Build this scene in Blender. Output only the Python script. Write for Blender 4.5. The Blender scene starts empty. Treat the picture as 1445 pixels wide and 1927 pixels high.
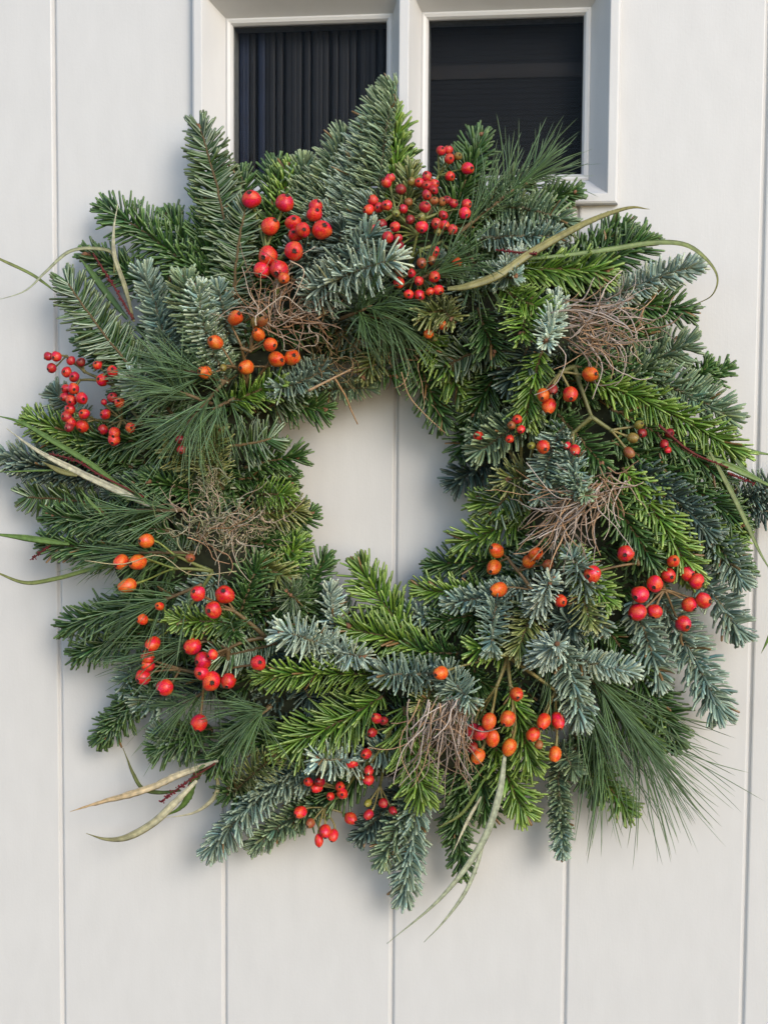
import bpy, math, random
import numpy as np
from mathutils import Vector, Matrix, Euler

# ------------------------------------------------------------------ camera, sky, sun, exposure
sc = bpy.context.scene
CAM = np.array([0.119014, -1.035627, 0.045432])
EUL = (1.503441, -0.006902, 0.123623)
FPX, PW, PH = 2459.24, 1445.0, 1927.0
cam_d = bpy.data.cameras.new('camera')
cam_d.sensor_fit = 'HORIZONTAL'; cam_d.sensor_width = 36.0; cam_d.lens = 36.0 * FPX / PW
cam_d.clip_start = 0.01; cam_d.clip_end = 200
cam_o = bpy.data.objects.new('camera', cam_d); sc.collection.objects.link(cam_o)
cam_o.location = CAM; cam_o.rotation_euler = EUL
sc.camera = cam_o

SUN_AZ, SUN_EL = math.radians(144), math.radians(25)      # azimuth from +Y towards +X
w = bpy.data.worlds.new('World'); sc.world = w; w.use_nodes = True
nt = w.node_tree
sky = nt.nodes.new('ShaderNodeTexSky'); sky.sky_type = 'NISHITA'; sky.sun_disc = False
sky.sun_elevation = SUN_EL; sky.sun_rotation = SUN_AZ
sky.air_density = 1.0; sky.dust_density = 0.6; sky.ozone_density = 2.0
bg = nt.nodes['Background']; bg.inputs['Strength'].default_value = 0.15
nt.links.new(sky.outputs[0], bg.inputs[0])
sun_d = bpy.data.lights.new('sun', 'SUN'); sun_d.energy = 1.35; sun_d.angle = math.radians(26); sun_d.color = (1.0, 0.905, 0.79)
sun_o = bpy.data.objects.new('sun', sun_d); sc.collection.objects.link(sun_o)
sd = Vector((math.sin(SUN_AZ) * math.cos(SUN_EL), math.cos(SUN_AZ) * math.cos(SUN_EL), math.sin(SUN_EL)))
sun_o.rotation_euler = sd.to_track_quat('Z', 'Y').to_euler()
vs = sc.view_settings; vs.view_transform = 'Standard'; vs.look = 'None'; vs.gamma = 1.0; vs.exposure = 0.80
vs.use_curve_mapping = False
sc.cycles.max_bounces = 6; sc.cycles.diffuse_bounces = 3; sc.cycles.transparent_max_bounces = 8

# ------------------------------------------------------------------ helpers
rng = np.random.default_rng(7)
COL = sc.collection
RM = np.array(Euler(EUL, 'XYZ').to_matrix())
AX = RM @ np.array([0, 0, -1.0])

def at(px, py, d=0.0):
    """the point seen at photograph pixel (px, py) that stands d metres off the door"""
    r = RM @ np.array([(px - PW / 2) / FPX, -(py - PH / 2) / FPX, -1.0])
    t = (-d - CAM[1]) / r[1]
    return CAM + t * r

def mpp(p):
    return float((np.asarray(p) - CAM) @ AX) / FPX        # metres per photo pixel at p

def nrm(v):
    v = np.asarray(v, float)
    return v / np.maximum(np.linalg.norm(v, axis=-1, keepdims=True), 1e-9)

def link(name, me, mat, parent=None):
    o = bpy.data.objects.new(name, me)
    if mat is not None and me is not None and not me.materials:
        for m in (mat if isinstance(mat, (list, tuple)) else [mat]): me.materials.append(m)
    COL.objects.link(o)
    if parent is not None: o.parent = parent
    return o

def empty(name, loc=(0, 0, 0)):
    o = bpy.data.objects.new(name, None); COL.objects.link(o); o.location = loc; o.empty_display_size = 0.02
    return o

def np_mesh(name, V, F4=None, F3=None, col=None, smooth=True, mat_idx=None):
    """mesh from arrays: V (n,3), quads (m,4), triangles (k,3), per-vertex colour (n,3)"""
    me = bpy.data.meshes.new(name)
    F4 = np.zeros((0, 4), int) if F4 is None else np.asarray(F4, int)
    F3 = np.zeros((0, 3), int) if F3 is None else np.asarray(F3, int)
    me.vertices.add(len(V)); me.vertices.foreach_set('co', np.asarray(V, np.float32).ravel())
    nl = F4.size + F3.size
    me.loops.add(nl); me.loops.foreach_set('vertex_index', np.concatenate([F4.ravel(), F3.ravel()]).astype(np.int32))
    me.polygons.add(len(F4) + len(F3))
    st = np.concatenate([np.arange(len(F4)) * 4, F4.size + np.arange(len(F3)) * 3]).astype(np.int32)
    me.polygons.foreach_set('loop_start', st)
    me.polygons.foreach_set('use_smooth', np.full(len(st), bool(smooth)))
    if mat_idx is not None: me.polygons.foreach_set('material_index', np.asarray(mat_idx, np.int32))
    me.update(calc_edges=True)
    if col is not None:
        a = me.color_attributes.new('tint', 'FLOAT_COLOR', 'POINT')
        c = np.ones((len(V), 4), np.float32); c[:, :3] = col
        a.data.foreach_set('color', c.ravel())
    return me

class Geo:
    """collects vertices, faces and colours for one mesh"""
    def __init__(s): s.V = []; s.Q = []; s.T = []; s.C = []; s.n = 0
    def add(s, V, Q=None, T=None, C=None):
        V = np.asarray(V, float).reshape(-1, 3)
        if Q is not None and len(Q): s.Q.append(np.asarray(Q, int) + s.n)
        if T is not None and len(T): s.T.append(np.asarray(T, int) + s.n)
        if C is None: C = (1, 1, 1)
        C = np.asarray(C, float)
        if C.ndim == 1: C = np.tile(C, (len(V), 1))
        s.V.append(V); s.C.append(C); s.n += len(V)
    def mesh(s, name, smooth=True):
        return np_mesh(name, np.concatenate(s.V), np.concatenate(s.Q) if s.Q else None,
                       np.concatenate(s.T) if s.T else None, np.concatenate(s.C), smooth)

def frames(P):
    T = nrm(np.gradient(P, axis=0))
    ref = np.array([0.13, -0.97, 0.21])
    S = nrm(np.cross(T, ref)); U = np.cross(S, T)
    return T, S, U

def tube(g, P, R, k=6, col=(1, 1, 1)):
    P = np.asarray(P, float); n = len(P); R = np.broadcast_to(np.asarray(R, float), (n,))
    T, S, U = frames(P)
    a = np.arange(k) * 2 * math.pi / k
    V = P[:, None, :] + R[:, None, None] * (np.cos(a)[None, :, None] * S[:, None, :] + np.sin(a)[None, :, None] * U[:, None, :])
    i = np.arange(n - 1)[:, None] * k; j = np.arange(k)[None, :]; j2 = (j + 1) % k
    Q = np.stack([i + j, i + j2, i + k + j2, i + k + j], -1).reshape(-1, 4)
    V = V.reshape(-1, 3)
    c = np.asarray(col, float)
    C = np.repeat(c, k, axis=0) if c.ndim == 2 else c
    b = len(V)
    V = np.vstack([V, P[-1] + T[-1] * R[-1] * .6, P[0]])
    C2 = np.vstack([C, C[-1:], C[:1]]) if c.ndim == 2 else C
    jj = np.arange(k); e = (n - 1) * k
    Tt = np.vstack([np.stack([e + jj, e + (jj + 1) % k, np.full(k, b)], -1), np.stack([(jj + 1) % k, jj, np.full(k, b + 1)], -1)])
    g.add(V, Q, Tt, C2)

def bez(p0, p1, p2, n):
    t = np.linspace(0, 1, n)[:, None]
    return (1 - t) ** 2 * p0 + 2 * t * (1 - t) * p1 + t * t * p2

def spline(pts, n):
    """Catmull-Rom through pts"""
    P = np.asarray(pts, float); P = np.vstack([2 * P[0] - P[1], P, 2 * P[-1] - P[-2]])
    m = len(P) - 3; u = np.linspace(0, m - 1e-6, n); k = u.astype(int); t = (u - k)[:, None]
    a, b, c, d = P[k], P[k + 1], P[k + 2], P[k + 3]
    return .5 * (2 * b + (c - a) * t + (2 * a - 5 * b + 4 * c - d) * t * t + (3 * b - a - 3 * c + d) * t ** 3)

# ------------------------------------------------------------------ materials (all procedural)
def new_mat(name):
    m = bpy.data.materials.new(name); m.use_nodes = True
    return m, m.node_tree, m.node_tree.nodes['Principled BSDF']

def paint_mat():
    m, t, b = new_mat('cream_white_satin_paint')
    tc = t.nodes.new('ShaderNodeTexCoord')
    mp = t.nodes.new('ShaderNodeMapping'); mp.inputs['Scale'].default_value = (900, 900, 60)
    n1 = t.nodes.new('ShaderNodeTexNoise'); n1.inputs['Scale'].default_value = 1.0; n1.inputs['Detail'].default_value = 4
    mp2 = t.nodes.new('ShaderNodeMapping'); mp2.inputs['Scale'].default_value = (14, 14, 5)
    n2 = t.nodes.new('ShaderNodeTexNoise'); n2.inputs['Detail'].default_value = 5
    n3 = t.nodes.new('ShaderNodeTexNoise'); n3.inputs['Scale'].default_value = 420; n3.inputs['Detail'].default_value = 3
    for a in (mp, mp2): t.links.new(tc.outputs['Object'], a.inputs[0])
    t.links.new(tc.outputs['Object'], n3.inputs[0])
    t.links.new(mp.outputs[0], n1.inputs[0]); t.links.new(mp2.outputs[0], n2.inputs[0])
    r = t.nodes.new('ShaderNodeValToRGB')
    r.color_ramp.elements[0].position = .3; r.color_ramp.elements[0].color = (.540, .540, .533, 1)
    r.color_ramp.elements[1].position = .7; r.color_ramp.elements[1].color = (.565, .565, .558, 1)
    t.links.new(n2.outputs[0], r.inputs[0]); t.links.new(r.outputs[0], b.inputs['Base Color'])
    b.inputs['Roughness'].default_value = .42
    ad = t.nodes.new('ShaderNodeMath'); ad.operation = 'MULTIPLY_ADD'; ad.inputs[1].default_value = .8
    t.links.new(n1.outputs[0], ad.inputs[0]); t.links.new(n3.outputs[0], ad.inputs[2])
    ad2 = t.nodes.new('ShaderNodeMath'); ad2.operation = 'MULTIPLY_ADD'; ad2.inputs[1].default_value = 1.0
    t.links.new(n2.outputs[0], ad2.inputs[0]); t.links.new(ad.outputs[0], ad2.inputs[2])
    bp = t.nodes.new('ShaderNodeBump'); bp.inputs['Strength'].default_value = .25; bp.inputs['Distance'].default_value = .0003
    t.links.new(ad2.outputs[0], bp.inputs['Height']); t.links.new(bp.outputs[0], b.inputs['Normal'])
    return m

def tint_mat(name, rough, spec=.5, trans=0.0, noise=0.0, nscale=300, sheen=0.0):
    m, t, b = new_mat(name)
    a = t.nodes.new('ShaderNodeAttribute'); a.attribute_name = 'tint'
    src = a.outputs['Color']
    if noise:
        tc = t.nodes.new('ShaderNodeTexCoord')
        n = t.nodes.new('ShaderNodeTexNoise'); n.inputs['Scale'].default_value = nscale; n.inputs['Detail'].default_value = 4
        t.links.new(tc.outputs['Object'], n.inputs[0])
        mr = t.nodes.new('ShaderNodeMapRange'); mr.inputs[1].default_value = .3; mr.inputs[2].default_value = .7
        mr.inputs[3].default_value = 1 - noise; mr.inputs[4].default_value = 1 + noise
        t.links.new(n.outputs[0], mr.inputs[0])
        mx = t.nodes.new('ShaderNodeVectorMath'); mx.operation = 'SCALE'
        t.links.new(src, mx.inputs[0]); t.links.new(mr.outputs[0], mx.inputs['Scale']); src = mx.outputs[0]
    t.links.new(src, b.inputs['Base Color'])
    b.inputs['Roughness'].default_value = rough; b.inputs['Specular IOR Level'].default_value = spec
    if trans:
        tr = t.nodes.new('ShaderNodeBsdfTranslucent'); t.links.new(src, tr.inputs[0])
        mi = t.nodes.new('ShaderNodeMixShader'); mi.inputs[0].default_value = trans
        t.links.new(b.outputs[0], mi.inputs[1]); t.links.new(tr.outputs[0], mi.inputs[2])
        t.links.new(mi.outputs[0], t.nodes['Material Output'].inputs[0])
    return m

def hip_mat():
    m, t, b = new_mat('rose_hip_skin')
    oi = t.nodes.new('ShaderNodeObjectInfo')
    tc = t.nodes.new('ShaderNodeTexCoord')
    off = t.nodes.new('ShaderNodeVectorMath'); off.operation = 'ADD'
    sc_ = t.nodes.new('ShaderNodeMath'); sc_.operation = 'MULTIPLY'; sc_.inputs[1].default_value = 37.0
    t.links.new(oi.outputs['Random'], sc_.inputs[0])
    t.links.new(tc.outputs['Object'], off.inputs[0]); t.links.new(sc_.outputs[0], off.inputs[1])
    n = t.nodes.new('ShaderNodeTexNoise'); n.inputs['Scale'].default_value = 1.3; n.inputs['Detail'].default_value = 3
    t.links.new(off.outputs[0], n.inputs[0])
    hs = t.nodes.new('ShaderNodeHueSaturation')
    mr = t.nodes.new('ShaderNodeMapRange'); mr.inputs[1].default_value = .3; mr.inputs[2].default_value = .7
    mr.inputs[3].default_value = .480; mr.inputs[4].default_value = .522
    t.links.new(n.outputs[0], mr.inputs[0]); t.links.new(mr.outputs[0], hs.inputs['Hue'])
    t.links.new(oi.outputs['Color'], hs.inputs['Color'])
    n2 = t.nodes.new('ShaderNodeTexNoise'); n2.inputs['Scale'].default_value = 9; n2.inputs['Detail'].default_value = 2
    t.links.new(off.outputs[0], n2.inputs[0])
    mr2 = t.nodes.new('ShaderNodeMapRange'); mr2.inputs[1].default_value = .35; mr2.inputs[2].default_value = .65
    mr2.inputs[3].default_value = .68; mr2.inputs[4].default_value = 1.12
    t.links.new(n2.outputs[0], mr2.inputs[0]); t.links.new(mr2.outputs[0], hs.inputs['Value'])
    t.links.new(hs.outputs[0], b.inputs['Base Color'])
    mr3 = t.nodes.new('ShaderNodeMapRange'); mr3.inputs[1].default_value = .3; mr3.inputs[2].default_value = .7; mr3.inputs[3].default_value = .28; mr3.inputs[4].default_value = .55
    t.links.new(n.outputs[0], mr3.inputs[0]); t.links.new(mr3.outputs[0], b.inputs['Roughness'])
    b.inputs['Subsurface Weight'].default_value = .12; b.inputs['Subsurface Scale'].default_value = .003
    b.inputs['Subsurface Radius'].default_value = (1, .25, .1)
    bp = t.nodes.new('ShaderNodeBump'); bp.inputs['Strength'].default_value = .12; bp.inputs['Distance'].default_value = .001
    t.links.new(n2.outputs[0], bp.inputs['Height']); t.links.new(bp.outputs[0], b.inputs['Normal'])
    return m

def plain_mat(name, col, rough, metallic=0.0, noise=.2, nscale=200):
    m, t, b = new_mat(name)
    tc = t.nodes.new('ShaderNodeTexCoord'); n = t.nodes.new('ShaderNodeTexNoise'); n.inputs['Scale'].default_value = nscale
    n.inputs['Detail'].default_value = 4
    t.links.new(tc.outputs['Object'], n.inputs[0])
    r = t.nodes.new('ShaderNodeValToRGB')
    r.color_ramp.elements[0].position = .3; r.color_ramp.elements[1].position = .7
    r.color_ramp.elements[0].color = tuple(c * (1 - noise) for c in col) + (1,)
    r.color_ramp.elements[1].color = tuple(min(1, c * (1 + noise)) for c in col) + (1,)
    t.links.new(n.outputs[0], r.inputs[0]); t.links.new(r.outputs[0], b.inputs['Base Color'])
    b.inputs['Roughness'].default_value = rough; b.inputs['Metallic'].default_value = metallic
    return m

def glass_mat():
    m, t, b = new_mat('window_glass'); t.nodes.remove(b)
    fr = t.nodes.new('ShaderNodeFresnel'); fr.inputs[0].default_value = 1.13
    tr = t.nodes.new('ShaderNodeBsdfTransparent'); tr.inputs[0].default_value = (.80, .81, .82, 1)
    gl = t.nodes.new('ShaderNodeBsdfGlossy'); gl.inputs['Roughness'].default_value = .02
    mi = t.nodes.new('ShaderNodeMixShader')
    t.links.new(fr.outputs[0], mi.inputs[0]); t.links.new(tr.outputs[0], mi.inputs[1]); t.links.new(gl.outputs[0], mi.inputs[2])
    t.links.new(mi.outputs[0], t.nodes['Material Output'].inputs[0])
    return m

M_PAINT = paint_mat(); M_GLASS = glass_mat()
M_SPACER = plain_mat('spacer_aluminium', (.30, .31, .30), .5, .0)
M_PANEL = plain_mat('dark_panel', (.0055, .0052, .0075), .6, 0, .3, 90)
M_BLUEREFL = plain_mat('painted_blue_reflection', (.014, .022, .052), .6, 0, .2, 90)  # sky reflection strip of the left pane, painted as blue ribs
M_PANELK = plain_mat('black_panel', (.0035, .0035, .0045), .8, 0, .3, 90)
M_WARMREFL = plain_mat('painted_warm_reflection', (.009, .0045, .002), .6, 0, .3, 90)  # warm reflection of the right pane put into the colour
M_NEEDLE = tint_mat('fir_needle', .30, .6, .05)
M_PINE = tint_mat('pine_needle', .45, .4, .12)
M_BARK = tint_mat('twig_bark', .8, .3, 0, .35, 900)
M_STALK = tint_mat('green_stalk', .5, .4, 0, .25, 500)
M_BLADE = tint_mat('grass_leaf', .42, .45, .22, .28, 240)
M_DRY = tint_mat('dried_twig', .85, .2, 0, .2, 700)
M_SPIKE = tint_mat('dried_flower', .8, .2, 0, .3, 900)
M_MOSS = plain_mat('moss_base', (.022, .026, .012), .95, 0, .6, 120)
M_HIP = hip_mat()
M_CALYX = plain_mat('hip_calyx', (.035, .02, .014), .85, 0, .4, 600)

# ------------------------------------------------------------------ the door
door = empty('door', (0, 0, -0.6))
door['label'] = 'cream white painted door of vertical grooved boards with small window'
door['category'] = 'door'
BW, BT = 0.14, 0.022
WX0, WX1, WZ0, WZ1 = -0.1640, 0.1705, 0.2150, 0.3920      # outer edge of the window frame

def prism(g, prof, z0, z1):
    """closed profile of (x, height off the door) pulled from z0 to z1"""
    k = len(prof); V = [(x, -h, z0) for x, h in prof] + [(x, -h, z1) for x, h in prof]
    i = np.arange(k); j = (i + 1) % k
    g.add(V, np.stack([i, j, j + k, i + k], -1))
    c0 = np.mean(prof, 0)
    g.add([(c0[0], -c0[1], z0)] + V[:k], None, np.stack([j + 1, i + 1, np.zeros(k, int)], -1))
    g.add([(c0[0], -c0[1], z1)] + V[k:], None, np.stack([i + 1, j + 1, np.zeros(k, int)], -1))

def board_prof(x0, x1, l=True, r=True):
    c, dp = .0023, .0026
    L = [(x0, -BT), (x0, -dp), (x0 + .0003, -dp), (x0 + c * .82, -.0004), (x0 + c * 1.25, 0)] if l else [(x0, -BT), (x0, 0)]
    Rr = [(x1 - c * 1.25, 0), (x1 - c * .82, -.0004), (x1 - .0003, -dp), (x1, -dp), (x1, -BT)] if r else [(x1, 0), (x1, -BT)]
    return L + Rr
for i in range(-4, 4):
    x0, x1 = i * BW + .00004, (i + 1) * BW - .00004
    g = Geo(); ZB, ZT = -.62, .62
    a0, a1 = max(x0, WX0 + .012), min(x1, WX1 - .012)       # the part of this board the window takes away
    if a1 > a0:
        prism(g, board_prof(x0, x1), ZB, WZ0 + .012)
        prism(g, board_prof(x0, x1), WZ1 - .012, ZT)
        if a0 > x0 + .001: prism(g, board_prof(x0, a0, True, False), WZ0 + .012, WZ1 - .012)
        if a1 < x1 - .001: prism(g, board_prof(a1, x1, False, True), WZ0 + .012, WZ1 - .012)
    else:
        prism(g, board_prof(x0, x1), ZB, ZT)
    o = link('board', g.mesh('board', smooth=False), M_PAINT, door); o.matrix_parent_inverse = Matrix.Translation((0, 0, .6))

def keep(o, p=door):
    o.parent = p
    if p is door: o.matrix_parent_inverse = Matrix.Translation((0, 0, .6))
    else: o.matrix_parent_inverse = p.matrix_basis.inverted()
    return o

# window: mitred frame, bar, beads, panes
FP = [(0, -.012), (0, .0055), (.0007, .0072), (.0022, .008), (.0078, .008), (.0084, .0075), (.0222, -.0152), (.0222, -.0215), (.0222, -.037), (0.004, -.037)]
BEAD = [(.0221, -.0205), (.0221, -.0148), (.0236, -.0140), (.0258, -.0148), (.0274, -.0172), (.0276, -.0205)]
def mitre(name, prof, side, parent, rect=(WX0, WX1, WZ0, WZ1)):
    X0, X1, Z0, Z1 = rect; k = len(prof); A = []; B = []
    for u, h in prof:
        if side == 'b': A.append((X0 + u, -h, Z0 + u)); B.append((X1 - u, -h, Z0 + u))
        if side == 't': A.append((X1 - u, -h, Z1 - u)); B.append((X0 + u, -h, Z1 - u))
        if side == 'r': A.append((X1 - u, -h, Z0 + u)); B.append((X1 - u, -h, Z1 - u))
        if side == 'l': A.append((X0 + u, -h, Z1 - u)); B.append((X0 + u, -h, Z0 + u))
    i = np.arange(k); j = (i + 1) % k
    g = Geo(); g.add(A + B, np.stack([i, j, j + k, i + k], -1))
    return keep(link(name, g.mesh(name, smooth=False), M_PAINT), parent)
win = empty('window', (0, 0, 0.2)); keep(win)
win['label'] = 'two-pane window with white splayed frame'
for s in 'bt': mitre('rail', FP, s, win)
for s in 'lr': mitre('stile', FP, s, win)
MX = .0048
CX0, CX1 = WX0 + .0222, WX1 - .0222
g = Geo()
prism(g, [(MX - .0114, -.037), (MX - .0114, -.0152), (MX - .0038, .0076), (MX - .0032, .008), (MX + .0032, .008), (MX + .0038, .0076), (MX + .0114, -.0152), (MX + .0114, -.037)][::-1], WZ0 + .0085, WZ1 - .0085)
keep(link('glazing_bar', g.mesh('glazing_bar', False), M_PAINT), win)
openings = [(WX0, MX - .0114 + .0222), (MX + .0114 - .0222, WX1)]
for (a, b) in openings:
    rc = (a, b, WZ0, WZ1)
    for s in 'btlr': mitre('bead', BEAD, s, win, rc)
    gx0, gx1, gz0, gz1 = a + .0222, b - .0222, WZ0 + .0222, WZ1 - .0222
    def box(x0, x1, h0, h1, z0, z1):
        g = Geo(); prism(g, [(x0, h0), (x1, h0), (x1, h1), (x0, h1)][::-1], z0, z1); return g
    keep(link('pane', box(gx0 + .0002, gx1 - .0002, -.0230, -.0190, gz0 + .0002, gz1 - .0002).mesh('pane', False), M_GLASS), win)
    g = Geo(); t = .0054; e = .0003
    for (q0, q1, r0, r1) in ((gx0 + e, gx1 - e, gz0 + e, gz0 + t), (gx0 + e, gx1 - e, gz1 - t, gz1 - e), (gx0 + e, gx0 + t, gz0 + t, gz1 - t), (gx1 - t, gx1 - e, gz0 + t, gz1 - t)):
        b_ = box(q0, q1, -.0365, -.0234, r0, r1); g.add(b_.V[0], b_.Q[0]); g.add(b_.V[1], None, b_.T[0]-b_.T[0].min()); g.add(b_.V[2], None, b_.T[1]-b_.T[1].min())
    keep(link('spacer_bar', g.mesh('spacer_bar', False), M_SPACER), win)

# added to stand in for the reflections in the glass: a ribbed blind on the left, a darker finely ribbed one on the right
bl = empty('reflection_panel', (-.07, .045, .2)); bl['label'] = 'dark blind of vertical ribs behind the left window pane, standing in for its reflection'; bl['category'] = 'panel'; bl['group'] = 'reflection stand-ins behind the door window'
x = WX0 + .012
g = Geo(); prism(g, [(-.0028, -.0430), (.0028, -.0430), (.0028, -.0386), (.0022, -.0381), (.0012, -.0378), (-.0012, -.0378), (-.0022, -.0381), (-.0028, -.0386)][::-1], WZ0 + .004, WZ1 - .004)
rib = g.mesh('panel_rib', False); ribb = g.mesh('panel_rib', False); ribb.materials.append(M_BLUEREFL)
i = 0
while x < MX - .002:
    o = link('panel_rib', rib if i not in (3, 4, 6) else ribb, M_PANEL); o.location = (x, .0003 * math.sin(i * 2.1), 0); o.rotation_euler.z = .04 * math.sin(i * 1.7); keep(o, bl); x += .00555; i += 1
g = Geo(); prism(g, [(WX0 + .008, -.050), (MX, -.050), (MX, -.0445), (WX0 + .008, -.0445)][::-1], WZ0 + .002, WZ1 - .002)
keep(link('backing', g.mesh('backing', False), M_PANEL), bl)
br = empty('reflection_panel', (.09, .045, .2)); br['label'] = 'near-black blind of fine horizontal ribs behind the right window pane, standing in for its reflection'; br['category'] = 'panel'; br['group'] = 'reflection stand-ins behind the door window'
z = WZ0 + .006
def hbar(x0, x1, zc, hz, h0, h1):
    g = Geo(); V = []
    for xx in (x0, x1):
        V += [(xx, -h0, zc - hz), (xx, -h1 + .0002, zc - hz), (xx, -h1, zc - hz * .4), (xx, -h1, zc + hz * .4), (xx, -h1 + .0002, zc + hz), (xx, -h0, zc + hz)]
    k = 6; i = np.arange(k); j = (i + 1) % k
    g.add(V, np.stack([i, j, j + k, i + k], -1)); return g
sl = hbar(MX + .0004, WX1 - .008, 0, .0021, -.043, -.040).mesh('panel_rib', False)
i = 0
while z < WZ1 - .004:
    if not (.3245 < z < .3335):
        o = link('panel_rib', sl, M_PANELK); o.location = (0, .0001 * math.sin(i * 1.3), z); keep(o, br)
    z += .0044; i += 1
o = link('rail', hbar(MX + .0004, WX1 - .008, .329, .0055, -.043, -.0385).mesh('rail', False), M_WARMREFL); keep(o, br)  # bar added in place of the warm band reflected in this pane
g = Geo(); prism(g, [(MX + .0004, -.050), (WX1 - .008, -.050), (WX1 - .008, -.0445), (MX + .0004, -.0445)][::-1], WZ0 + .002, WZ1 - .002)
keep(link('backing', g.mesh('backing', False), M_PANEL), br)

# ------------------------------------------------------------------ the wreath
CX, CY = 735.0, 905.0
wreath = empty('wreath', at(CX, CY, 0.0))
wreath['label'] = 'round evergreen wreath with red and orange rose hips hanging on the white door'
wreath['category'] = 'wreath'
WINV = Matrix.Translation(-wreath.location)
def part(o, parent=None):
    o.parent = parent or wreath
    if parent is None: o.matrix_parent_inverse = WINV
    return o

def prof(px, py):
    r = math.hypot(px - CX, (py - CY) * .97)
    return .024 + .050 * math.exp(-((r - 395) / 150.0) ** 2)

# moss ring under the greenery
g = Geo(); nu, nv = 96, 16; V = []
for a in range(nu):
    th = 2 * math.pi * a / nu
    c = np.array(at(CX + 392 * math.cos(th), CY + 405 * math.sin(th), .024)); e = nrm(c - np.array(at(CX, CY, .024)))
    for b in range(nv):
        ph = 2 * math.pi * b / nv; rr = .022 * (1 + .13 * math.sin(5 * th + 3 * ph) + .16 * (rng.random() - .5))
        V.append(c + e * rr * 2.7 * math.cos(ph) + np.array([0, -1, 0]) * rr * math.sin(ph) * .95)
i = np.arange(nu)[:, None]; j = np.arange(nv)[None, :]; i2 = (i + 1) % nu; j2 = (j + 1) % nv
g.add(V, np.stack([i * nv + j, i2 * nv + j, i2 * nv + j2, i * nv + j2], -1).reshape(-1, 4))
part(link('moss_ring', g.mesh('moss_ring'), M_MOSS))

def needle_geo(P, D0, D1, N, L, Wd, top, bot, tip, flat, k=4, rings=(0, .26, .68, .955), wid=(.6, 1, 1, .82)):
    """needles bent from D0 to D1, a flattened lens in section, rounded at the tip"""
    n = len(P); m = len(rings)
    p1 = P + D0 * (L * .5)[:, None]; p2 = p1 + D1 * (L * .5)[:, None]
    Vs = []; Cs = []
    for s, wf in list(zip(rings, wid)) + [(1.0, 0)]:
        c = (1 - s) ** 2 * P + 2 * s * (1 - s) * p1 + s * s * p2
        if wf == 0:
            Vs.append(c[:, None, :]); Cs.append((.5 * (top + tip))[:, None, :]); break
        T = nrm(2 * (1 - s) * (p1 - P) + 2 * s * (p2 - p1))
        S = nrm(np.cross(T, N)); U = np.cross(S, T)
        hw = (Wd * wf * .5)[:, None]; ht = hw * flat
        f = max(0, (s - .6) / .4); ct = top * (1 - f * .7) + tip * f * .7
        if k == 4:
            Vs.append(np.stack([c - S * hw, c + U * ht, c + S * hw, c - U * ht], 1))
            Cs.append(np.stack([ct, ct, ct, bot], 1))
        else:
            Vs.append(np.stack([c - S * hw, c + U * ht, c + S * hw], 1)); Cs.append(np.stack([ct, ct, bot], 1))
    V = np.concatenate(Vs, 1); C = np.concatenate(Cs, 1); per = V.shape[1]
    q = []
    for a in range(m - 1):
        for b in range(k):
            b2 = (b + 1) % k; q.append((a * k + b, a * k + b2, (a + 1) * k + b2, (a + 1) * k + b))
    t = [((m - 1) * k + b, (m - 1) * k + (b + 1) % k, m * k) for b in range(k)]
    off = (np.arange(n) * per)[:, None, None]
    Q = (np.array(q)[None] + off).reshape(-1, 4); T3 = (np.array(t)[None] + off).reshape(-1, 3)
    return V.reshape(-1, 3), Q, T3, C.reshape(-1, 3)

KINDS = {  # needle colours: top, underside, tip
    'N': ((.031, .084, .017), (.17, .27, .17), (.16, .25, .08)),      # dark glossy fir
    'G': ((.100, .205, .024), (.23, .36, .16), (.34, .44, .12)),      # brighter fir
    'M': ((.042, .092, .022), (.29, .37, .26), (.22, .27, .12)),      # fir showing its pale undersides
    'Y': ((.130, .165, .045), (.34, .38, .24), (.36, .36, .15)),      # yellowish fir
    'B': ((.200, .290, .228), (.27, .35, .28), (.35, .42, .31)),      # blue noble fir
    'L': ((.365, .470, .380), (.42, .50, .41), (.51, .58, .43)),      # pale blue noble fir
    'E': ((.165, .250, .145), (.22, .30, .20), (.30, .36, .20)),      # green noble fir
    'D': ((.060, .100, .084), (.13, .18, .15), (.16, .21, .16)),      # dark noble fir
}
NAMES = {'N': 'fir_sprig', 'G': 'fir_sprig', 'M': 'fir_sprig', 'Y': 'fir_sprig', 'B': 'noble_fir_sprig', 'L': 'noble_fir_sprig', 'E': 'noble_fir_sprig', 'D': 'noble_fir_sprig'}

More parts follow.
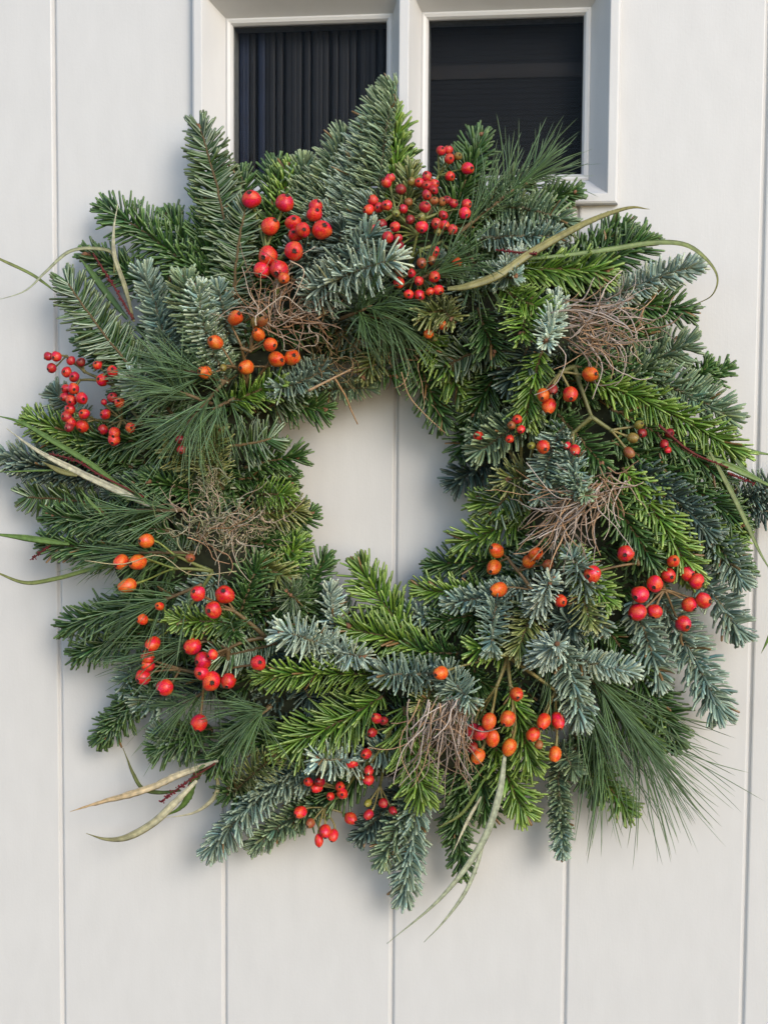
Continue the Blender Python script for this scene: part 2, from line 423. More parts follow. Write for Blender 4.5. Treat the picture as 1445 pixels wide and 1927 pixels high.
def sprig(kind, bx, by, tx, ty, wpx, lay=0.0, bend=0.0, roll=0.0, face=0.0, bud=None, dens=1.0):
    """fir shoot from pixel (bx,by) to (tx,ty); needles reach wpx; lay/face in mm move it towards the viewer"""
    r = rng
    d0 = prof(bx, by) - .010 + lay * .001; d1 = prof(tx, ty) + .006 + (lay + face) * .001
    d0 = max(d0, .012); d1 = max(d1, .014)
    nx, ny = -(ty - by), tx - bx
    mx, my = (bx + tx) / 2 + nx * bend, (by + ty) / 2 + ny * bend
    p0, p2 = at(bx, by, d0), at(tx, ty, d1); p1 = at(mx, my, (d0 + d1) / 2 + .006)
    C = bez(p0, p1, p2, 24)
    C[1:-1] += (r.random((22, 3)) - .5) * .0008
    seg = np.linalg.norm(np.diff(C, axis=0), axis=1); ln = seg.sum(); cum = np.concatenate([[0], np.cumsum(seg)]) / ln
    noble = kind in 'BLED'
    g = Geo()
    sr = .00135 if noble else .00115
    barkc = np.array([.11, .075, .035] if not noble else [.12, .10, .06]) * (0.8 + .4 * r.random())
    tube(g, C, np.linspace(sr * 1.3, sr * .75, 24), 5, barkc)
    L0 = wpx * mpp(p2) * (1.12 if noble else 1.2)
    n = int(ln / (.00042 if noble else .00062) * dens) + 12
    t = ((np.arange(n) + .5 + .35 * r.standard_normal(n)) / n).clip(0, 1)
    tipn = int(n * .08) + 8; t = np.concatenate([t, 1 - .03 * r.random(tipn)]); n = len(t)
    P = np.stack([np.interp(t, cum, C[:, a]) for a in range(3)], 1)
    Tg = nrm(np.gradient(C, axis=0)); T = nrm(np.stack([np.interp(t, cum, Tg[:, a]) for a in range(3)], 1))
    view = nrm(CAM - p2) * .75 + np.array([0, -.25, .12])
    U = nrm(view - (T @ view)[:, None] * T)
    S = np.cross(T, U)
    if roll:
        a = math.radians(roll); U, S = U * math.cos(a) + S * math.sin(a), S * math.cos(a) - U * math.sin(a)
    e = np.clip((t - .80) / .20, 0, 1) ** 1.5
    if noble:
        ph = np.arange(n) * 2.39996 + .30 * r.standard_normal(n)
        rad = np.cos(ph)[:, None] * U + np.sin(ph)[:, None] * S
        al = np.radians(86 + 8 * r.standard_normal(n)) * (1 - .55 * e)
        D0 = nrm(np.cos(al)[:, None] * T + np.sin(al)[:, None] * rad)
        up = .74 + .12 * r.standard_normal(n)
        D1 = nrm(T * (.22 + .18 * r.random(n) + .45 * e)[:, None] + U * (up * (1 - .5 * e))[:, None] + rad * (.52 + .1 * r.standard_normal(n))[:, None])
        if abs(roll) >= 50: D1 = nrm(T * (-.05 + .2 * r.random(n) + .5 * e)[:, None] + U * .9 + rad * .3 + .06 * r.standard_normal((n, 3)))
        L = L0 * (.80 + .32 * r.random(n)) * (1 - .32 * e) * np.clip(.55 + t * 3, 0, 1)
        Wd = .00215 * (.85 + .3 * r.random(n)); flat = .55
        N = U + .3 * r.standard_normal((n, 3)) - .5 * T
    else:
        k = np.arange(n); side = np.where(k % 2 == 0, -1, 1)
        ph = np.radians(np.array([88, 70, 50, 84, 26] if kind != 'M' else [92, 80, 66, 88, 72])[(k // 2) % 5] + 8 * r.standard_normal(n)) * side
        rad = np.cos(ph)[:, None] * U + np.sin(ph)[:, None] * S
        al = np.radians((80 if kind == 'M' else 63) + 8 * r.standard_normal(n)) * (1 - .62 * e)
        al *= 1 - .18 * np.cos(ph)
        D0 = nrm(np.cos(al)[:, None] * T + np.sin(al)[:, None] * rad + .09 * r.standard_normal((n, 3)))
        D1 = nrm(D0 + T * (.20 + .14 * r.standard_normal(n))[:, None] + .15 * r.standard_normal((n, 3)))
        L = L0 * (.66 + .42 * r.random(n)) * (1 - .25 * np.cos(ph) ** 2) * (1 - .30 * e) * np.clip(.5 + t * 3, 0, 1)
        Wd = .00200 * (.85 + .3 * r.random(n)); flat = .30
        N = (U * .9 - T * .45) * (-1 if kind == 'M' else 1) + .22 * r.standard_normal((n, 3))
        if kind == 'M':
            N = np.where((r.random(n) < .45)[:, None], N, -N)
    top, bot, tip = (np.array(c) for c in KINDS[kind])
    v = (1 + .22 * r.standard_normal(n)).clip(.5, 1.6)[:, None] * (.88 + .24 * r.random())
    hue = .10 * r.standard_normal((n, 1)); hs = np.concatenate([1 + hue, np.ones((n, 1)), 1 - hue], 1).clip(.6, 1.4)
    old = (r.random(n) < .012)[:, None]
    ct = np.where(old, np.array([.22, .13, .05]), top * v * hs)
    cb = bot * v; cp = np.where(old, np.array([.25, .15, .06]), tip * v)
    V, Q, T3, Cc = needle_geo(P, D0, D1, N, L, Wd, ct, cb, cp, flat)
    if bud is None: bud = r.random() < .45
    if bud:
        for _ in range(3):
            c = p2 + Tg[-1] * .002 + r.standard_normal(3) * .0013
            s = .0017 * (.8 + .5 * r.random()); ax = nrm(Tg[-1] + .4 * r.standard_normal(3))
            pts = c + ax * np.linspace(-1, 1.5, 6)[:, None] * s
            tube(g, pts, s * np.array([.5, .9, 1, .9, .6, .15]), 6, np.array([.20, .10, .055]) * (.8 + .5 * r.random()))
    o = part(link(NAMES[kind], g.mesh(NAMES[kind]), M_BARK))
    c = link('needles', np_mesh('needles', V, Q, T3, Cc), M_NEEDLE, o); c['kind'] = 'stuff'
    return o

def pine(bx, by, tx, ty, lpx, n=170, lay=0.0, spread=38, start=.3, droop=.25, bend=0., bright=1.0, dtip=None):
    r = rng
    d0 = max(.015, prof(bx, by) + (-4 + lay) * .001); d1 = dtip if dtip else max(.02, prof(tx, ty) + (8 + lay) * .001)
    nx, ny = -(ty - by), tx - bx
    C = bez(at(bx, by, d0), at((bx + tx) / 2 + nx * bend, (by + ty) / 2 + ny * bend, (d0 + d1) / 2 + .01), at(tx, ty, d1), 16)
    g = Geo(); tube(g, C, np.linspace(.0016, .0011, 16), 5, (.13, .09, .045))
    Tg = nrm(np.gradient(C, axis=0))
    nf = int(n * .72) // 4
    tf = start * .4 + (1 - start * .4) * r.random(nf) ** .8
    t = np.repeat(tf, 4); n = len(t); u = t * 15; k = np.clip(u.astype(int), 0, 14); f = (u - k)[:, None]
    P = C[k] * (1 - f) + C[k + 1] * f; T = nrm(Tg[k])
    ph = np.repeat(r.random(nf) * 2 * math.pi, 4) + .18 * r.standard_normal(n)
    al = np.radians(np.repeat(spread * (.25 + .95 * r.random(nf)), 4) + 5 * r.standard_normal(n))
    view = nrm(CAM - C[-1]); U = nrm(view - (T @ view)[:, None] * T); S = np.cross(T, U)
    rad = np.cos(ph)[:, None] * U * .8 + np.sin(ph)[:, None] * S
    D0 = nrm(np.cos(al)[:, None] * T + np.sin(al)[:, None] * rad)
    D1 = nrm(D0 + np.array([0, 0, -droop]) * (.6 + .8 * r.random(n))[:, None] + .20 * r.standard_normal((n, 3)))
    L = lpx * mpp(C[-1]) * (.55 + .5 * r.random(n))
    # needles do not pass through the door
    end = P + D0 * (L * .5)[:, None] + D1 * (L * .5)[:, None]
    bad = end[:, 1] > -.006
    D0[bad, 1] = -np.abs(D0[bad, 1]) * .2; D1[bad, 1] = -np.abs(D1[bad, 1]) * .2; D0 = nrm(D0); D1 = nrm(D1)
    N = U + .8 * r.standard_normal((n, 3))
    v = (1 + .25 * r.standard_normal(n)).clip(.5, 1.7)[:, None] * bright
    top = np.array([.095, .175, .058]) * v; bot = np.array([.15, .24, .15]) * v; tip = np.array([.16, .21, .10]) * v
    V, Q, T3, Cc = needle_geo(P, D0, D1, N, L, np.full(n, .00086), top, bot, tip, .8, 3, (0, .2, .45, .7, .92), (.8, 1, 1, .9, .55))
    o = part(link('pine_sprig', g.mesh('pine_sprig'), M_BARK))
    c = link('needles', np_mesh('needles', V, Q, T3, Cc), M_PINE, o); c['kind'] = 'stuff'
    return o

# ---- hand-placed shoots: kind, base x, base y, tip x, tip y, needle reach, (lay, bend, roll, face)
SPRIGS = [
 # top left
 ('M', 445, 575, 376, 240, 45, 4, .06, 0, 0), ('N', 400, 560, 400, 330, 50, -6, -.04, 0, 0), ('N', 400, 540, 205, 395, 50, -2, .06, 0, 0), ('N', 350, 560, 170, 480, 44, -10, 0, 0, 0),
 ('N', 400, 530, 320, 410, 44, -8, 0, 0, 0), ('M', 345, 800, 126, 530, 47, 6, -.05, 0, 0), ('M', 360, 830, 235, 660, 46, 6, .03, 0, 0),
 ('E', 430, 720, 350, 530, 52, 14, -.10, 0, 22), ('L', 420, 700, 372, 545, 40, 14, -.1, 0, 18), ('B', 320, 690, 272, 515, 42, 4, .05, 0, 10), ('B', 430, 640, 410, 545, 40, 6, .05, 0, 10),
 ('M', 440, 560, 462, 392, 38, 10, -.05, 0, 8), ('N', 500, 470, 520, 312, 42, 0, .05, 0, 0), ('G', 520, 430, 545, 315, 40, 2, 0, 0, 0), ('E', 560, 430, 572, 308, 40, 0, .05, 0, 0), ('N', 470, 460, 455, 330, 40, -4, 0, 0, 0),
 # top centre
 ('E', 700, 540, 738, 168, 48, 8, -.03, -58, 4), ('E', 668, 540, 716, 190, 48, 6, -.04, -60, 2), ('B', 640, 560, 688, 250, 48, 5, -.04, -60, 2), ('B', 612, 570, 660, 310, 48, 5, -.04, -55, 2), ('B', 672, 600, 690, 380, 48, 10, -.02, -60, 4), ('D', 640, 610, 640, 430, 48, 8, -.02, -55, 2), ('B', 600, 590, 610, 400, 46, 4, 0, -50, 2), ('E', 600, 500, 642, 256, 42, 3, -.08, -52, 2), ('E', 575, 500, 605, 320, 40, 2, -.08, -52, 2), ('G', 740, 420, 742, 212, 40, -2, .03, 0, 0), ('N', 750, 400, 752, 260, 40, -6, 0, 0, 0),
 ('L', 570, 560, 735, 490, 60, 18, -.08, 20, 10), ('B', 580, 600, 700, 440, 56, 12, -.05, 30, 8), ('D', 600, 520, 560, 470, 50, 2, 0, 0, 0),
 # top right
 ('N', 830, 440, 902, 262, 46, 2, .05, 0, 6), ('M', 800, 420, 870, 300, 40, -2, 0, 0, 0), ('Y', 760, 430, 772, 322, 36, 4, 0, 0, 8), ('N', 850, 430, 960, 380, 44, -2, 0, 0, 0),
 ('N', 930, 420, 1078, 362, 38, -2, -.04, 0, 0), ('E', 890, 400, 1065, 420, 46, 8, -.22, 0, 4), ('B', 900, 450, 1045, 445, 36, 8, -.05, 0, 4), ('E', 880, 380, 985, 345, 40, 2, 0, 0, 0),
 ('N', 1040, 540, 1205, 455, 56, -4, .04, 0, 0), ('N', 1060, 500, 1175, 430, 44, -8, 0, 0, 0), ('G', 945, 510, 1135, 512, 52, 14, -.06, 0, 4), ('L', 1130, 570, 1306, 500, 38, 6, -.05, 0, 4), ('N', 1120, 570, 1285, 585, 50, -2, -.05, 0, 0), ('N', 1140, 600, 1230, 640, 44, -6, 0, 0, 0),
 ('G', 1000, 560, 985, 625, 52, 16, .1, 0, 10), ('G', 940, 540, 1020, 580, 46, 14, .1, 0, 6), ('L', 1050, 560, 1030, 640, 36, 20, 0, 0, 24), ('B', 900, 520, 965, 520, 36, 14, 0, 0, 14), ('L', 980, 480, 950, 505, 30, 14, 0, 0, 14),
 ('G', 1020, 660, 990, 790, 44, 16, .06, 0, 4), ('N', 900, 580, 930, 660, 50, 10, .05, 0, 4), ('M', 930, 650, 835, 690, 42, 8, .05, 0, 0), ('Y', 860, 580, 800, 590, 40, 12, 0, 0, 10),
 # right
 ('E', 1150, 740, 1290, 650, 52, 2, -.12, 0, 2), ('E', 1170, 700, 1370, 785, 50, 4, -.10, -25, 2), ('N', 1290, 740, 1360, 695, 36, -6, 0, 0, 0), ('N', 1280, 740, 1330, 690, 34, -6, 0, 0, 0), ('N', 1080, 690, 1240, 700, 44, 4, 0, 0, 0),
 ('G', 1110, 715, 1385, 850, 50, 14, -.07, 38, 2), ('N', 1150, 770, 1360, 900, 46, 6, -.06, 0, 2), ('B', 1370, 950, 1470, 900, 44, 0, .05, 0, 0), ('D', 1360, 930, 1460, 965, 44, -2, .08, 0, 0),
 ('N', 1150, 830, 1395, 985, 46, 2, -.05, 0, 0), ('D', 1190, 880, 1330, 1000, 46, 8, -.06, 0, 4), ('N', 1200, 930, 1395, 1070, 48, 0, -.06, 0, 0), ('G', 1170, 880, 1300, 1080, 50, 14, -.05, 0, 4), ('B', 1290, 960, 1392, 1090, 44, 4, -.08, 0, 2), ('G', 1260, 960, 1385, 1010, 46, 0, 0, 0, 0),
 ('N', 1130, 900, 1230, 1060, 48, 8, 0, 0, 4), ('N', 1050, 780, 1130, 870, 46, 8, 0, 0, 4), ('E', 1020, 780, 900, 850, 46, 14, .06, 0, 14), ('B', 1060, 800, 1020, 930, 44, 14, .1, 0, 8), ('B', 1060, 820, 1090, 920, 36, 14, 0, 0, 14), ('E', 1040, 880, 1100, 930, 34, 14, 0, 0, 18),
 ('D', 960, 850, 862, 905, 50, -8, .05, 0, 0), ('E', 960, 790, 895, 815, 40, 4, 0, 0, 8), ('M', 1000, 880, 930, 960, 46, 8, 0, 0, 4), ('Y', 1000, 900, 960, 900, 52, 14, 0, 0, 14), ('N', 940, 690, 890, 780, 46, 4, 0, 0, 0), ('D', 1000, 640, 960, 720, 50, 6, 0, 0, 0),
 # right lower
 ('B', 1270, 1040, 1392, 1190, 46, 2, -.06, -15, 2), ('B', 1230, 1110, 1350, 1335, 54, 4, -.05, -10, 2), ('B', 1190, 1130, 1240, 1280, 44, 6, -.04, 0, 4), ('L', 1075, 1235, 1185, 1262, 36, 18, .08, 0, 6), ('L', 1010, 1240, 1045, 1215, 42, 16, 0, 0, 26), ('B', 1050, 1210, 1092, 1355, 42, 14, -.06, 0, 6), ('L', 1000, 1160, 1035, 1095, 36, 16, 0, 0, 18),
 ('B', 1110, 1130, 1080, 1050, 46, 10, 0, 0, 10), ('G', 1060, 1020, 1140, 1130, 46, 8, 0, 0, 6), ('Y', 1090, 1100, 1110, 1170, 40, 12, 0, 0, 10), ('B', 1110, 1120, 1130, 1185, 36, 10, 0, 0, 8), ('N', 1140, 1180, 1270, 1390, 50, 0, -.05, 0, 0), ('G', 1130, 1280, 1230, 1400, 44, 2, 0, 0, 0), ('G', 1100, 1420, 1180, 1525, 40, -2, 0, 0, 0), ('N', 1080, 1380, 1130, 1490, 44, -6, 0, 0, 0),
 ('D', 1040, 1140, 1080, 1180, 46, 6, 0, 0, 8), ('Y', 1010, 1130, 975, 1220, 46, 10, 0, 0, 6), ('G', 960, 1220, 900, 1220, 46, 8, 0, 0, 4), ('B', 940, 1100, 925, 1215, 40, 14, .05, 0, 6), ('B', 1000, 1100, 845, 1135, 32, 8, -.04, 0, 0), ('G', 930, 1120, 795, 1110, 42, 0, -.03, 0, 0), ('N', 960, 1060, 820, 1062, 42, -4, .04, 0, 0), ('G', 980, 970, 872, 1020, 48, 4, -.06, 0, 4), ('G', 1000, 960, 905, 945, 46, 6, .05, 0, 4), ('N', 930, 1150, 830, 1170, 40, -4, 0, 0, 0),
 # bottom
 ('E', 1050, 1400, 1057, 1590, 28, -4, .02, 0, 0), ('B', 1055, 1500, 1058, 1605, 27, 0, .02, 0, 0), ('E', 1050, 1400, 1080, 1450, 34, 4, 0, 0, 4), ('G', 930, 1400, 985, 1525, 48, 2, .04, 0, 2), ('N', 900, 1420, 915, 1530, 46, -4, 0, 0, 0), ('N', 870, 1440, 860, 1580, 40, -6, 0, 0, 0), ('N', 850, 1500, 870, 1640, 34, -6, 0, 0, 0), ('G', 960, 1300, 1000, 1440, 50, 4, 0, 0, 4),
 ('G', 760, 1330, 795, 1495, 56, 12, .05, 0, 4), ('B', 800, 1440, 760, 1690, 40, -4, .03, 0, 0), ('E', 790, 1480, 722, 1618, 38, 0, .05, 0, 2), ('D', 760, 1480, 680, 1575, 36, -6, 0, 0, 0), ('N', 700, 1440, 620, 1500, 50, -4, 0, 0, 0), ('E', 640, 1490, 480, 1590, 36, -2, .05, 0, 0), ('B', 590, 1430, 398, 1600, 40, 4, .10, -30, 2), ('B', 640, 1440, 500, 1490, 44, 0, .05, 0, 0),
 ('L', 690, 1440, 600, 1430, 46, 14, .08, 0, 10), ('Y', 430, 1500, 512, 1425, 40, 8, 0, 0, 10), ('N', 480, 1480, 430, 1490, 44, -4, 0, 0, 0), ('G', 740, 1275, 500, 1272, 46, 14, .05, -40, 6), ('G', 720, 1310, 535, 1405, 60, 8, -.06, 0, 4), ('N', 640, 1380, 480, 1400, 46, 0, 0, 0, 0), ('B', 760, 1400, 690, 1420, 44, 2, 0, 0, 0), ('N', 620, 1480, 560, 1540, 40, -6, 0, 0, 0),
 ('L', 650, 1240, 535, 1190, 50, 16, .10, 0, 10), ('L', 650, 1230, 622, 1110, 32, 8, -.10, 30, 0), ('L', 590, 1230, 678, 1235, 42, 16, -.1, 0, 10), ('G', 780, 1210, 682, 1075, 54, 2, -.04, 0, 2), ('G', 830, 1230, 660, 1185, 52, 10, .04, 0, 4), ('B', 860, 1180, 755, 1152, 28, -4, .05, 0, 0), ('B', 840, 1265, 722, 1268, 46, 16, -.06, 0, 10), ('B', 830, 1260, 880, 1315, 44, 16, 0, 0, 10), ('N', 860, 1230, 780, 1230, 48, 4, 0, 0, 0), ('Y', 820, 1290, 790, 1330, 36, 12, 0, 0, 8),
 ('M', 560, 1130, 545, 1120, 44, 8, 0, 0, 16), ('N', 540, 1180, 610, 1055, 40, -4, 0, 0, 0), ('G', 520, 1100, 560, 1020, 40, 0, 0, 0, 0),
 # left lower
 ('N', 370, 1200, 190, 1390, 38, -8, .06, 0, 0), ('N', 300, 1280, 205, 1385, 36, -4, .05, 0, 0), ('N', 330, 1120, 130, 1180, 44, 0, .04, 0, 0), ('N', 320, 1180, 150, 1230, 44, -4, .05, 0, 0), ('N', 330, 1050, 95, 1020, 46, 2, -.04, 0, 0), ('N', 320, 1000, 100, 970, 44, 4, 0, 0, 0), ('M', 200, 950, 50, 935, 40, -4, .03, -30, 0), ('B', 250, 1240, 240, 1290, 40, -4, 0, 0, 0), ('B', 340, 1300, 270, 1320, 44, 0, 0, 0, 0),
 ('N', 430, 1160, 440, 1190, 40, 8, 0, 0, 6), ('N', 450, 1160, 485, 1060, 44, 4, 0, 0, 4), ('G', 470, 1170, 330, 1165, 34, 12, -.04, 0, 4), ('M', 520, 1210, 410, 1235, 38, 8, -.05, 0, 4), ('N', 400, 1370, 300, 1410, 44, -2, 0, 0, 0), ('N', 480, 1340, 400, 1440, 46, 0, 0, 0, 0), ('N', 520, 1440, 470, 1500, 44, -4, 0, 0, 0), ('B', 380, 1420, 300, 1380, 40, -8, 0, 0, 0),
 # left
 ('B', 160, 890, 5, 860, 40, -6, .03, 0, 0), ('D', 200, 900, 40, 875, 40, -4, .03, 0, 0), ('G', 220, 850, 60, 790, 40, -2, .04, 0, 0), ('N', 250, 880, 90, 820, 44, -4, .04, 0, 0), ('B', 160, 800, 105, 740, 38, -8, 0, 0, 0), ('N', 280, 830, 170, 830, 46, 0, 0, 0, 0), ('L', 300, 760, 250, 715, 44, 12, 0, 0, 14), ('N', 260, 700, 160, 640, 40, -6, 0, 0, 0),
 ('B', 620, 690, 525, 730, 40, 12, -.08, 0, 8), ('E', 590, 730, 695, 728, 32, 0, .05, 0, 0), ('N', 510, 760, 605, 770, 42, 2, -.05, 0, 2), ('M', 500, 770, 560, 730, 40, 6, 0, 0, 4), ('G', 430, 760, 520, 720, 42, 8, 0, 0, 6), ('M', 430, 840, 510, 825, 46, 12, .05, 0, 6), ('N', 460, 880, 555, 860, 44, 4, -.05, 0, 0), ('Y', 400, 900, 405, 820, 42, 8, 0, 0, 4), ('Y', 470, 970, 560, 960, 40, 4, 0, 0, 2), ('G', 480, 930, 540, 930, 38, 10, 0, 0, 10), ('N', 500, 1000, 580, 970, 40, -2, 0, 0, 0), ('Y', 420, 920, 380, 850, 40, 4, 0, 0, 4), ('N', 540, 1040, 565, 1090, 38, -2, 0, 0, 0),
 ('N', 410, 935, 285, 905, 44, -2, 0, 0, 0), ('Y', 390, 900, 325, 850, 42, 0, 0, 0, 2), ('N', 330, 900, 240, 930, 42, -4, 0, 0, 0), ('N', 470, 1020, 560, 1035, 42, -2, 0, 0, 0), ('Y', 460, 1050, 535, 1085, 40, 0, 0, 0, 0), ('N', 500, 1150, 590, 1130, 40, -6, 0, 0, 0), ('N', 450, 900, 540, 905, 42, -4, 0, 0, 0), ('N', 900, 780, 870, 850, 40, -8, 0, 0, 0),
 ('N', 700, 680, 740, 705, 42, 0, 0, 0, 4), ('N', 780, 650, 832, 790, 46, 2, .04, 0, 0), ('G', 800, 620, 870, 740, 46, 4, 0, 0, 2), ('Y', 720, 640, 690, 700, 36, 4, 0, 0, 4), ('Y', 820, 570, 850, 600, 42, 10, 0, 0, 14),
]
for s in SPRIGS:
    sprig(*s)

# ---- shoots lower down that fill the ring between them
for k in range(190):
    th = 2 * math.pi * (k + rng.random()) / 190
    inner = k % 3 == 0
    r0 = 310 + 130 * rng.random(); sw = rng.normal(0, .55)
    ln = 120 + 80 * rng.random()
    dx, dy = math.cos(th + sw) * (-1 if inner else 1), math.sin(th + sw) * (-1 if inner else 1)
    bx, by = CX + r0 * math.cos(th), CY + r0 * math.sin(th)
    tx, ty = bx + dx * ln, by + dy * ln
    rr = math.hypot(tx - CX, ty - CY)
    if rr > 530: f = 530 / rr; tx, ty = CX + (tx - CX) * f, CY + (ty - CY) * f
    if rr < 272: f = 272 / rr; tx, ty = CX + (tx - CX) * f, CY + (ty - CY) * f
    sprig(rng.choice(list('NNNNNNNMBD')), bx, by, tx, ty, 44, -34 + 14 * rng.random(), rng.normal(0, .06), 0, 0, False)

# ---- pine
pine(860, 440, 1005, 325, 150, 230, 6, 42, .3, -.05)
pine(880, 480, 900, 500, 130, 90, 14, 55, .2, .2)
pine(640, 600, 700, 575, 150, 150, 22, 75, .5, .55)
pine(660, 590, 740, 600, 150, 150, 22, 70, .4, .6)
pine(760, 540, 840, 500, 140, 110, 16, 50, .3, .2)
pine(430, 720, 330, 690, 150, 170, 18, 60, .3, .1)
pine(400, 760, 320, 730, 150, 180, 20, 65, .4, .5)
pine(420, 720, 350, 800, 150, 170, 20, 60, .3, .4)
pine(440, 750, 400, 770, 120, 90, 22, 75, .3, .5)
pine(350, 960, 230, 960, 130, 130, 8, 55, .3, .1)
pine(370, 1040, 230, 1040, 140, 150, 6, 55, .3, .2)
pine(380, 1100, 260, 1150, 150, 170, 8, 60, .3, .3)
pine(390, 1200, 270, 1250, 150, 140, 6, 55, .3, .3)
pine(420, 1280, 340, 1330, 150, 140, 6, 60, .3, .4)
pine(510, 1330, 470, 1360, 140, 140, 16, 75, .3, .5)
pine(1075, 1230, 1205, 1385, 265, 250, 8, 34, .35, .14)
pine(1060, 1240, 1140, 1400, 230, 150, 2, 34, .3, .2)
pine(1040, 1210, 1030, 1300, 120, 60, -6, 30, .3, .3)

# ---- rose hips
def hip_mesh(name, zs, seed):
    r = np.random.default_rng(seed); g_v = []; prof_ = []
    for a in np.linspace(0, math.pi * .93, 15):
        prof_.append((math.sin(a) * (1 + .05 * math.cos(a)), -math.cos(a) * zs))
    prof_ += [(.20, prof_[-1][1] + .035), (.15, prof_[-1][1] + .06), (.10, prof_[-1][1] - .01), (0.0, prof_[-1][1] - .03)]
    prof_[0] = (.04, prof_[0][1] + .03)
    k = 20; V = []; Q = []; MI = []
    for ri, (rr, z) in enumerate(prof_):
        for j in range(k):
            th = 2 * math.pi * j / k; wob = 1 + .04 * math.sin(2 * th + seed + z) + .03 * math.sin(3 * th + seed + 2 * z) + .02 * math.sin(5 * th + 2 * seed)
            V.append((rr * wob * math.cos(th), rr * wob * math.sin(th), z))
    for ri in range(len(prof_) - 1):
        for j in range(k):
            Q.append((ri * k + j, ri * k + (j + 1) % k, (ri + 1) * k + (j + 1) % k, (ri + 1) * k + j)); MI.append(0 if ri < 14 else 1)
    zt = max(p[1] for p in prof_); T = []; MT = []
    for s in range(6):                                            # dried sepals
        th = 2 * math.pi * (s + .5 * r.random()) / 6; ln = .05 + .16 * r.random() ** 2; sp = .03 + .10 * r.random()
        b = len(V); c, sn = math.cos(th), math.sin(th)
        for (q, zz, ww) in ((.16, zt - .05, .085), (.21, zt + .04, .07), (.21 + sp, zt + ln * .6, .01)):
            V.append((q * c - ww * sn, q * sn + ww * c, zz)); V.append((q * c + ww * sn, q * sn - ww * c, zz)); V.append(((q + .035) * c, (q + .035) * sn, zz - .02))
        for (i0, i1) in ((0, 3), (3, 6)):
            for (u, v) in ((0, 1), (1, 2), (2, 0)):
                Q.append((b + i0 + u, b + i0 + v, b + i1 + v, b + i1 + u)); MI.append(1)
    for j in range(12):                                           # dark button in the middle
        pass
    me = np_mesh(name, np.array(V), np.array(Q), None, None, True, MI)
    me.materials.append(M_HIP); me.materials.append(M_CALYX)
    return me
HIPM = {'r': [hip_mesh('rose_hip', .95, s) for s in (1, 2, 3)], 'o': [hip_mesh('rose_hip', 1.26, s) for s in (4, 5, 6)], 'e': [hip_mesh('rose_hip', 1.32, s) for s in (7, 8)]}
HC = {'R': (.66, .028, .018), 'r': (.44, .014, .020), 'O': (.72, .120, .018), 'o': (.68, .070, .015), 'D': (.26, .014, .016), 'B': (.30, .09, .03), 'V': (.22, .18, .035), 'G': (.20, .24, .05), 'Q': (.54, .028, .022)}

def spray(name, label, hubs, berries, lay, stalkcol, shape, hubcol=None, sr=.0009):
    """hubs: list of (x, y, parent hub index or -1, depth mm over profile); berries: (x, y, r px, colour, hub index, [shape])"""
    HP = [at(x, y, prof(x, y) + dz * .001) for (x, y, p, dz) in hubs]
    g = Geo(); kids = []
    for i, (x, y, p, dz) in enumerate(hubs):
        if p >= 0:
            a, b = HP[p], HP[i]; L = np.linalg.norm(b - a)
            mid = (a + b) / 2 + rng.normal(0, .05 * L, 3)
            c = np.array(hubcol or stalkcol) * (.85 + .3 * rng.random())
            tube(g, bez(a, mid, b, 10), np.linspace(sr * 1.9, sr * 1.35, 10), 6, c)
            tube(g, b + nrm(b - a) * np.linspace(-1, 1, 5)[:, None] * sr * 1.8, sr * np.array([.8, 1.6, 1.9, 1.6, .8]), 6, c * .8)
    for bb in berries:
        x, y, rp, c, h = bb[:5]; shp = bb[5] if len(bb) > 5 else shape
        d = prof(x, y) + (lay + rng.normal(0, 3)) * .001
        p = at(x, y, d); rad = rp * mpp(p); hp = HP[h]
        v = p - hp; vd = nrm(v)
        view = nrm(CAM - p)
        ax = nrm(vd * (.75 + .3 * rng.random()) + view * (.55 + .45 * rng.random()) + np.array([0, 0, -.15]) + rng.normal(0, .22, 3))
        zs = {'r': .95, 'o': 1.26, 'e': 1.32}[shp]
        base = p - ax * rad * zs
        L = np.linalg.norm(base - hp)
        c1 = np.array(stalkcol) * (.8 + .4 * rng.random())
        t_ = np.linspace(0, 1, 9)[:, None]
        q1 = hp + vd * L * .35 + np.array([0, 0, .04 * L]); q2 = base - ax * L * .35
        pts = (1 - t_) ** 3 * hp + 3 * t_ * (1 - t_) ** 2 * q1 + 3 * t_ ** 2 * (1 - t_) * q2 + t_ ** 3 * (base + ax * rad * .06)
        rr = sr * np.array([1.1, 1, .95, .9, .9, .9, .95, 1.15, 1.6])
        tube(g, pts, rr, 6, c1)
        me = HIPM[shp][rng.integers(len(HIPM[shp]))]
        o = bpy.data.objects.new('rose_hip', me); COL.objects.link(o)
        q = Vector(ax).to_track_quat('Z', 'Y'); 
        o.rotation_mode = 'QUATERNION'; o.rotation_quaternion = q @ Euler((0, 0, rng.random() * 6.28)).to_quaternion()
        o.location = p; s = rad / 1.0; o.scale = (s * (.93 + .12 * rng.random()), s * (.93 + .12 * rng.random()), s * (.92 + .2 * rng.random()))
        cc = np.array(HC[c]) * (.86 + .28 * rng.random()); o.color = (cc[0], cc[1] * (.8 + .4 * rng.random()), cc[2], 1)
        kids.append(o)
    so = part(link(name, g.mesh(name), M_STALK)); so['label'] = label
    for o in kids: o.parent = so

